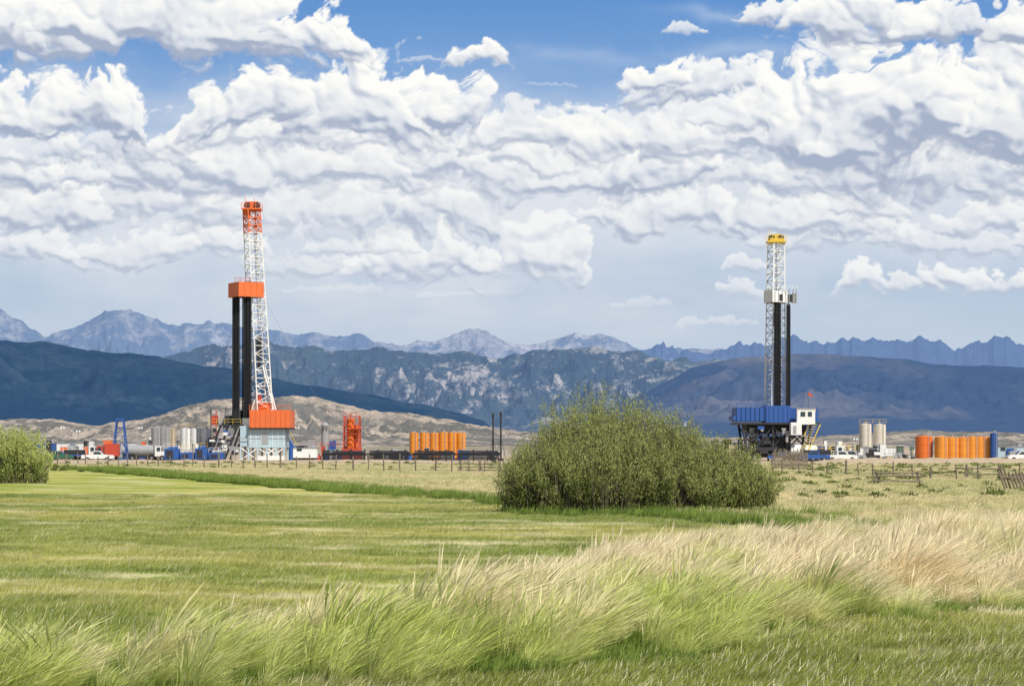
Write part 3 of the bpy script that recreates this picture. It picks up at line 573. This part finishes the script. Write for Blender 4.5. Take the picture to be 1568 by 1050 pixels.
b.lattice((0,0),1.5,0,(0,0),1.4,Zp(637),5,'red',.13,.08);b.tube((-.3,0,1),(-.3,0,Zp(640)),.75,'tankred',16);b.tube((.8,.2,1),(.8,.2,Zp(650)),.4,'orange',12);b.tube((-.3,0,Zp(640)),(-.3,0,Zp(634)),.12,'red',8);b.box(-1.7,1.7,-1.6,1.6,Zp(657),Zp(656),'red');b.rail(-1.6,1.6,-1.6,Zp(637),'red',.7,.8,.04);b.box(-1.8,1.9,-1.7,-1.55,.3,2.2,'red');b.fin('mud_gas_separator')
b=B((Xp(495),388,0));b.tube((0,0,2),(0,0,Zp(650)),.75,'gray',16);b.tube((0,0,Zp(650)),(0,0,Zp(646)),.75,'gray',16,.2);b.tube((0,0,.9),(0,0,2),.25,'gray',16,.75)
for s in(-.6,.6):b.tube((s,-.5,0),(s,-.5,3),.08,'dark');b.tube((s,.5,0),(s,.5,3),.08,'dark')
b.rail(-.9,.9,-.8,Zp(660),'dark',.9,.6,.04);b.fin('cement_silo')
for px_,t_ in((755,633),(767,631)):
    b=B((Xp(px_,380),380,0));b.tube((0,0,.3),(0,0,Zp(t_,380)),.16,'dark',10);b.tube((0,0,Zp(t_+5,380)),(0,0,Zp(t_,380)),.24,'dark',10);b.box(-.5,.5,-.5,.5,0,.4,'dark')
    for s in(-1,1):b.tube((0,0,4.2),(s*1.0,0,.1),.05,'dark')
    b.fin('flare_stack')
b=B((Xp(193.5),378,0));zt=Zp(641,378)
for s in(-1.35,1.35):
    for yy in(-1,1):b.tube((s,yy,0),(s*.42,yy*.5,zt),.14,'blue')
    b.tube((s,-1,1),(s,1,1),.08,'blue')
for zz in(1.5,3,4.5,6.0,7.4):
    w_=1.35*(1-.58*zz/zt);b.tube((-w_,-1+.5*zz/zt,zz),(w_,-1+.5*zz/zt,zz),.09,'blue')
    if zz<6:w2=1.35*(1-.58*(zz+1.5)/zt);b.tube((-w_,-.9,zz),(w2,-.8,zz+1.5),.06,'blue')
b.box(-.7,.7,-.6,.6,zt-.1,zt+.1,'blue');b.box(-1.6,1.6,-1.3,1.3,0,.5,'blue');b.fin('pipe_hoist_frame')
def truck(name,px,d,cabm,bodym,kind='box',flip=1,ln=8):
    b=B((Xp(px,d),d,0));f=flip
    def bx(x0,x1,*a):
        x0,x1=(x0,x1) if f>0 else(-x1,-x0);b.box(x0,x1,*a)
    bx(-ln/2,ln/2,-.5,.5,.6,.85,'dark')
    c=ln/2
    bx(c-2.0,c-.9,-1.1,1.1,.8,2.7,cabm);bx(c-.9,c,-1,1,.8,1.7,cabm);bx(c-.905,c-.86,-.95,.95,1.8,2.5,'glass');bx(c-1.7,c-1.05,-1.13,-1.11,1.75,2.45,'glass');bx(c-.02,c+.06,-.8,.8,.9,1.5,'gray');bx(c,c+.15,-1.1,1.1,.5,.8,'gray')
    b.tube((f*(c-2.15),-.9,.9),(f*(c-2.15),-.9,3.3),.08,'gray',8)
    if kind=='box':bx(-c,c-2.3,-1.2,1.2,.9,3.1,bodym)
    elif kind=='tank':
        b.tube((-f*c,0,1.9),(f*(c-2.3),0,1.9),1.0,bodym,16)
    else:
        bx(-c,c-2.3,-1.2,1.2,.9,1.15,bodym);bx(-c+.5,c-3,-.9,.9,1.15,2.0,'dark')
    for x in(-c+.8,-c+1.9,c-2.6,c-.7):
        for yy in(-1.05,1.05):b.tube((f*x,yy-.15,.5),(f*x,yy+.15,.5),.5,'rubber',14);b.tube((f*x,yy-.17,.5),(f*x,yy+.17,.5),.2,'gray',8)
    return b.fin(name)
def pickup(name,px,d,m,flip=1):
    b=B((Xp(px,d),d,0));f=flip
    prof=[(-2.7,.55),(-2.7,1.15),(-.9,1.18),(-.75,1.8),(.55,1.85),(1.2,1.22),(2.55,1.1),(2.7,.9),(2.7,.5)]
    vs=[(f*x,-.95,z) for x,z in prof]+[(f*x,.95,z) for x,z in prof];n=len(prof)
    fs=[(i,(i+1)%n,n+(i+1)%n,n+i) for i in range(n)]+[tuple(range(n)),tuple(range(2*n-1,n-1,-1))];b.add(vs,fs,m)
    w_=[(-.62,1.25),(-.58,1.7),(.45,1.73),(.95,1.25)];b.add([(f*x,-.962,z) for x,z in w_],[(0,1,2,3)],'glass');b.add([(f*1.215,-.8,1.27),(f*1.215,.8,1.27),(f*.6,.75,1.83),(f*.6,-.75,1.83)],[(0,1,2,3)],'glass')
    for x in(-1.7,1.75):
        for yy in(-.88,.88):b.tube((f*x,yy-.12,.4),(f*x,yy+.12,.4),.4,'rubber',14);b.tube((f*x,yy-.14,.4),(f*x,yy+.14,.4),.2,'gray',8)
    return b.fin(name)
def trailer(name,px,d,m,ln=9,h=2.9,z0=.6,stripe=None):
    b=B((Xp(px,d),d,0));b.box(-ln/2,ln/2,-1.3,1.3,z0,z0+h,m);b.box(-ln/2-.1,ln/2+.1,-1.4,1.4,z0+h,z0+h+.08,'gray');b.box(-ln/2,ln/2,-.9,.9,.3,z0-.01,'dark')
    n=int(ln/2.2)
    for k in range(n):
        x=-ln/2+1.1+k*2.1
        if k%3==1:b.box(x-.4,x+.4,-1.34,-1.305,z0+.05,z0+2.1,'gray')
        else:b.box(x-.45,x+.45,-1.34,-1.305,z0+1.2,z0+2.0,'glass')
    b.box(ln/2-1,ln/2-.2,-.5,.5,z0+h+.09,z0+h+.6,'gray')
    for x in(-ln/4,ln/4):
        for yy in(-1.1,1.1):b.tube((x,yy-.12,.42),(x,yy+.12,.42),.42,'rubber',12)
    return b.fin(name)
truck('red_truck',162,372,'red','red','box',-1,4.6*1.0);truck('flatbed_truck',125,376,'white','blue','flat',1,7);truck('tank_truck',222,380,'white','gray','tank',1,8)
trailer('office_trailer',100,398,'white',10,2.6);trailer('office_trailer',64,392,'blue',5,2.6);trailer('office_trailer',468,372,'white',4.2,1.7);trailer('equipment_trailer',212,392,'white',6,2.6)
trailer('equipment_trailer',1545,385,'lblue',5,1.9);truck('flatbed_truck',1262,366,'white','blue','flat',1,8);pickup('pickup_truck',1288,362,'white');pickup('pickup_truck',1246,360,'blue',-1);pickup('pickup_truck',1566,360,'white',-1);pickup('pickup_truck',1302,368,'gray')
pickup('pickup_truck',88,366,'green');pickup('pickup_truck',150,364,'white');trailer('equipment_trailer',1395,395,'green',5,2.0);truck('tank_truck',1240,380,'blue','white','tank',1,7)
trailer('office_trailer',1322,388,'white',6,1.8)
b=B((Xp(305),376,0))
for k,(x,ww,h,m) in enumerate([(-4.9,2.6,2.2,'blue'),(-2,2.4,1.5,'blue'),(.6,2.2,2.3,'blue'),(3.1,2.5,1.5,'blue')]):
    b.box(x,x+ww,-1.2,1.2,.35,h,m);b.tube((x+.5,-.2,h),(x+ww-.3,-.2,h+.1),.35,'gray' if k%2 else 'blue',10);b.tube((x+ww-.4,.3,h),(x+ww-.4,.3,h+1.6),.09,'dark',8);b.box(x+.3,x+ww*.6,-1.26,-1.21,.6,h-.3,'dark')
    b.rail(x,x+ww,-1.15,h,'yellow' if k==2 else 'white',.9,.8,.03)
b.box(-5.2,5.9,-1.4,1.4,.02,.33,'dark');b.fin('pump_skid')
b=B((Xp(635),376,0))
for k in range(14):
    x=-16+k*2.45;b.tube((x,-1,0),(x,-1,2.1),.12,'dark');b.tube((x,1.2,0),(x,1.2,2.1),.12,'dark');b.tube((x,-1,1),(x,1.2,1),.1,'dark')
for k in range(7):
    for s in range(4):
        x0=-16.2+s*8.1;b.tube((x0,-1+.32*k,1.1+random.uniform(0,.2)),(x0+7.9,-1+.32*k,1.1+random.uniform(0,.2)),.14,'dark',8);
        if k<5:b.tube((x0+.2,-.85+.32*k,1.42),(x0+7.6,-.85+.32*k,1.46),.14,'black',8);b.tube((x0,-1.12,.3+.25*k),(x0+7.5,-1.12,.3+.25*k),.11,'black',8)
        if k<3:b.tube((x0+.4,-.7+.32*k,1.75),(x0+7.3,-.7+.32*k,1.7),.14,'dark',8)
b.fin('drill_pipe_rack')
b=B((Xp(498),380,0));
for k in range(7):
    x=-1.8+k*.75;b.box(x,x+.55,-.9,.9,0,random.uniform(.9,2.8),random.choice(['dark','gray','white','blue','red']))
b.rail(-2,3.5,-.95,2.4,'red',.9,.7,.04);b.fin('generator_skid')
b=B((Xp(1048,420),420,0));zt=Zp(641,420);b.lattice((0,0),.9,0,(0,0),.85,zt,5,'blue',.12,.07);b.tube((0,0,1),(0,0,zt-.5),.5,'lblue',12);b.box(-1.2,1.2,-1,1,Zp(655,420),Zp(654,420),'blue');b.rail(-1.1,1.1,-1,Zp(655,420),'blue',.8,.6,.04);b.fin('mud_tower')
def clutter(name,px0,px1,d,n,zmax,cols,seed):
    rr=random.Random(seed);b=B((Xp((px0+px1)/2,d),d,0));hw=(Xp(px1,d)-Xp(px0,d))/2
    for k in range(n):
        x=rr.uniform(-hw,hw);y=rr.uniform(-3,3);w_=rr.uniform(.4,1.8);h=rr.uniform(.6,zmax);m=rr.choice(cols);t=rr.random()
        if t<.45:
            b.box(x,x+w_,y,y+1.2,.2,h,m);b.box(x+.05,x+w_-.05,y+.1,y+1.1,h,h+.12,'gray');b.box(x-.05,x+w_+.05,y-.05,y+1.25,0,.2,'dark')
        elif t<.7:b.tube((x,y,0),(x,y,h),w_*.35,m,12);b.tube((x,y,h),(x,y,h+.25),.1,'gray',8)
        elif t<.85:b.tube((x,y,h*.5),(x+w_*1.5,y,h*.5),.35,m,12);b.box(x,x+w_*1.5,y-.3,y+.3,0,h*.5-.3,'dark')
        else:b.rail(x,x+2.5,y,h*.6,rr.choice(['yellow','white','gray']),.9,.8,.035);b.box(x,x+2.5,y,y+1,h*.6-.1,h*.6,'gray');b.tube((x+.1,y,0),(x+.1,y,h*.6),.06,'gray');b.tube((x+2.4,y,0),(x+2.4,y,h*.6),.06,'gray')
    return b.fin(name)
C1=['white','gray','dark','dark','blue','gray','dark','orange']
clutter('mud_pump_unit',75,240,388,44,3.8,C1,1);clutter('mud_pump_unit',225,340,394,34,4.6,['white','gray','gray','dark','white','tan'],2);clutter('mud_pump_unit',445,540,394,28,3.8,C1,3)
clutter('mud_pump_unit',560,770,398,28,2.6,['dark','dark','gray','blue'],4);clutter('mud_pump_unit',1040,1150,384,34,4.0,['dark','gray','blue','tan','dark'],5)
clutter('mud_pump_unit',1225,1320,384,36,3.6,['white','blue','gray','yellow','dark','white'],6);clutter('mud_pump_unit',1330,1405,384,30,3.3,['dark','gray','dark','white','tan'],7);clutter('mud_pump_unit',1525,1640,384,26,2.8,['white','gray','blue','blue'],8)
b=B((Xp(1270,374),374,0));b.rail(Xp(1228,374)-Xp(1270,374),Xp(1310,374)-Xp(1270,374),0,Zp(690,374),'yellow',1.0,1.1,.05);b.box(-4.9,4.7,0,1.6,Zp(691,374),Zp(690,374),'yellow')
for x in(-4.6,-1.5,1.6,4.4):b.tube((x,.2,0),(x,.2,Zp(691,374)),.09,'yellow')
b.fin('catwalk')
def pole(px,d,py):
    b=B((Xp(px,d),d,0));z=Zp(py,d);b.tube((0,0,0),(0,0,z),.07,'gray',8,.05);b.box(-.5,.5,-.12,.12,z-.1,z+.1,'gray');b.box(-.45,-.1,-.2,-.13,z-.15,z+.2,'white');b.box(.1,.45,-.2,-.13,z-.15,z+.2,'white');b.fin('light_pole')
for a in((96,400,655),(120,402,660),(215,400,655),(345,388,625),(455,396,655),(1067,400,655),(1310,392,672)):pole(*a)
# ------------------------------------------------------------------ FENCES
def wfence(name,p0,p1,n,h,seed,zr=(.35,.7,1.05)):
    rr=random.Random(seed);b=B((p0[0],p0[1],0));dx=p1[0]-p0[0];dy=p1[1]-p0[1];pr=None
    for k in range(n+1):
        kk=k+rr.uniform(-.2,.2);x=dx*kk/n;y=dy*kk/n;hh=h*rr.uniform(.8,1.2);b.tube((x,y,-.1),(x+rr.uniform(-.12,.12),y,hh),.065 if k%5 else .1,'wood',6)
        if pr:
            for z in zr:b.tube((pr[0],pr[1]-.07,z),(x,y-.07,z),.012,'wire',3)
        pr=(x,y)
    return b.fin(name)
wfence('wire_fence',(Xp(90,290),290),(Xp(770,205),205),34,1.7,1);wfence('wire_fence',(Xp(1180,215),215),(Xp(1640,150),150),16,1.3,2)
wfence('wire_fence',(Xp(-60,330),330),(Xp(100,290),290),6,1.5,3)
b=B((Xp(1183,235),235,0))
for k in range(26):
    x=k*.155;b.box(x,x+.1,-.02,.02,.05+random.uniform(-.05,.05),2.3+random.uniform(-.25,.3),'wood')
b.box(-.05,4.0,.03,.08,.6,.72,'wood');b.box(-.05,4.0,.03,.08,1.6,1.72,'wood');b.fin('wooden_snow_fence')
def buck(name,px0,px1,d,h=1.1,rails_=(.35,.7,1.02)):
    b=B((Xp(px0,d),d,0));W_=Xp(px1,d)-Xp(px0,d);n=max(1,round(W_/2.2))
    for k in range(n+1):
        x=W_*k/n;b.tube((x-.25,-.4,0),(x+.1,.2,h+.1),.07,'wood',6);b.tube((x+.25,.4,0),(x-.1,-.2,h+.1),.07,'wood',6);b.tube((x,0,-.1),(x,0,h),.08,'wood',6)
    for z in rails_:b.tube((-.3,-.1,z+random.uniform(-.05,.05)),(W_+.3,-.12,z+random.uniform(-.08,.05)),.055,'wood',6)
    b.fin(name)
buck('pole_fence',1343,1405,150,.95);buck('pole_fence',705,765,215,1.2);buck('pole_fence',1480,1530,175,1.2,(.5,1.0))
b=B((Xp(1540,135),135,0))
for k in range(12):
    x=k*.22;b.tube((x,random.uniform(-.2,.2),-.1),(x-.5+random.uniform(-.1,.1),0,1.3+random.uniform(-.3,.2)),.07,'wood',6)
b.tube((-.3,0,.9),(3,0,.7),.08,'wood',6);b.fin('timber_brace_pile')
def berm(name,px0,px1,d,h,wd,seed):
    x0=Xp(px0,d);x1=Xp(px1,d);X,Y=np.meshgrid(np.linspace(x0,x1,160),np.linspace(-wd,wd,24));e=np.clip(np.minimum(X-x0,x1-X)/6,0,1)
    Zz=h*np.clip(1-(Y/wd)**2,0,1)*e*(.8+.5*fbm(X/4,Y/3,4,seed))-.08
    me=fmesh(name,np.stack([X,Y+d,Zz],-1).reshape(-1,3),gridfaces(160,24));obj(name,me,[gm])
berm('dirt_berm',1232,1900,345,.9,6,3);berm('dirt_berm',-200,700,348,.55,5,4)
print('tall',n1)
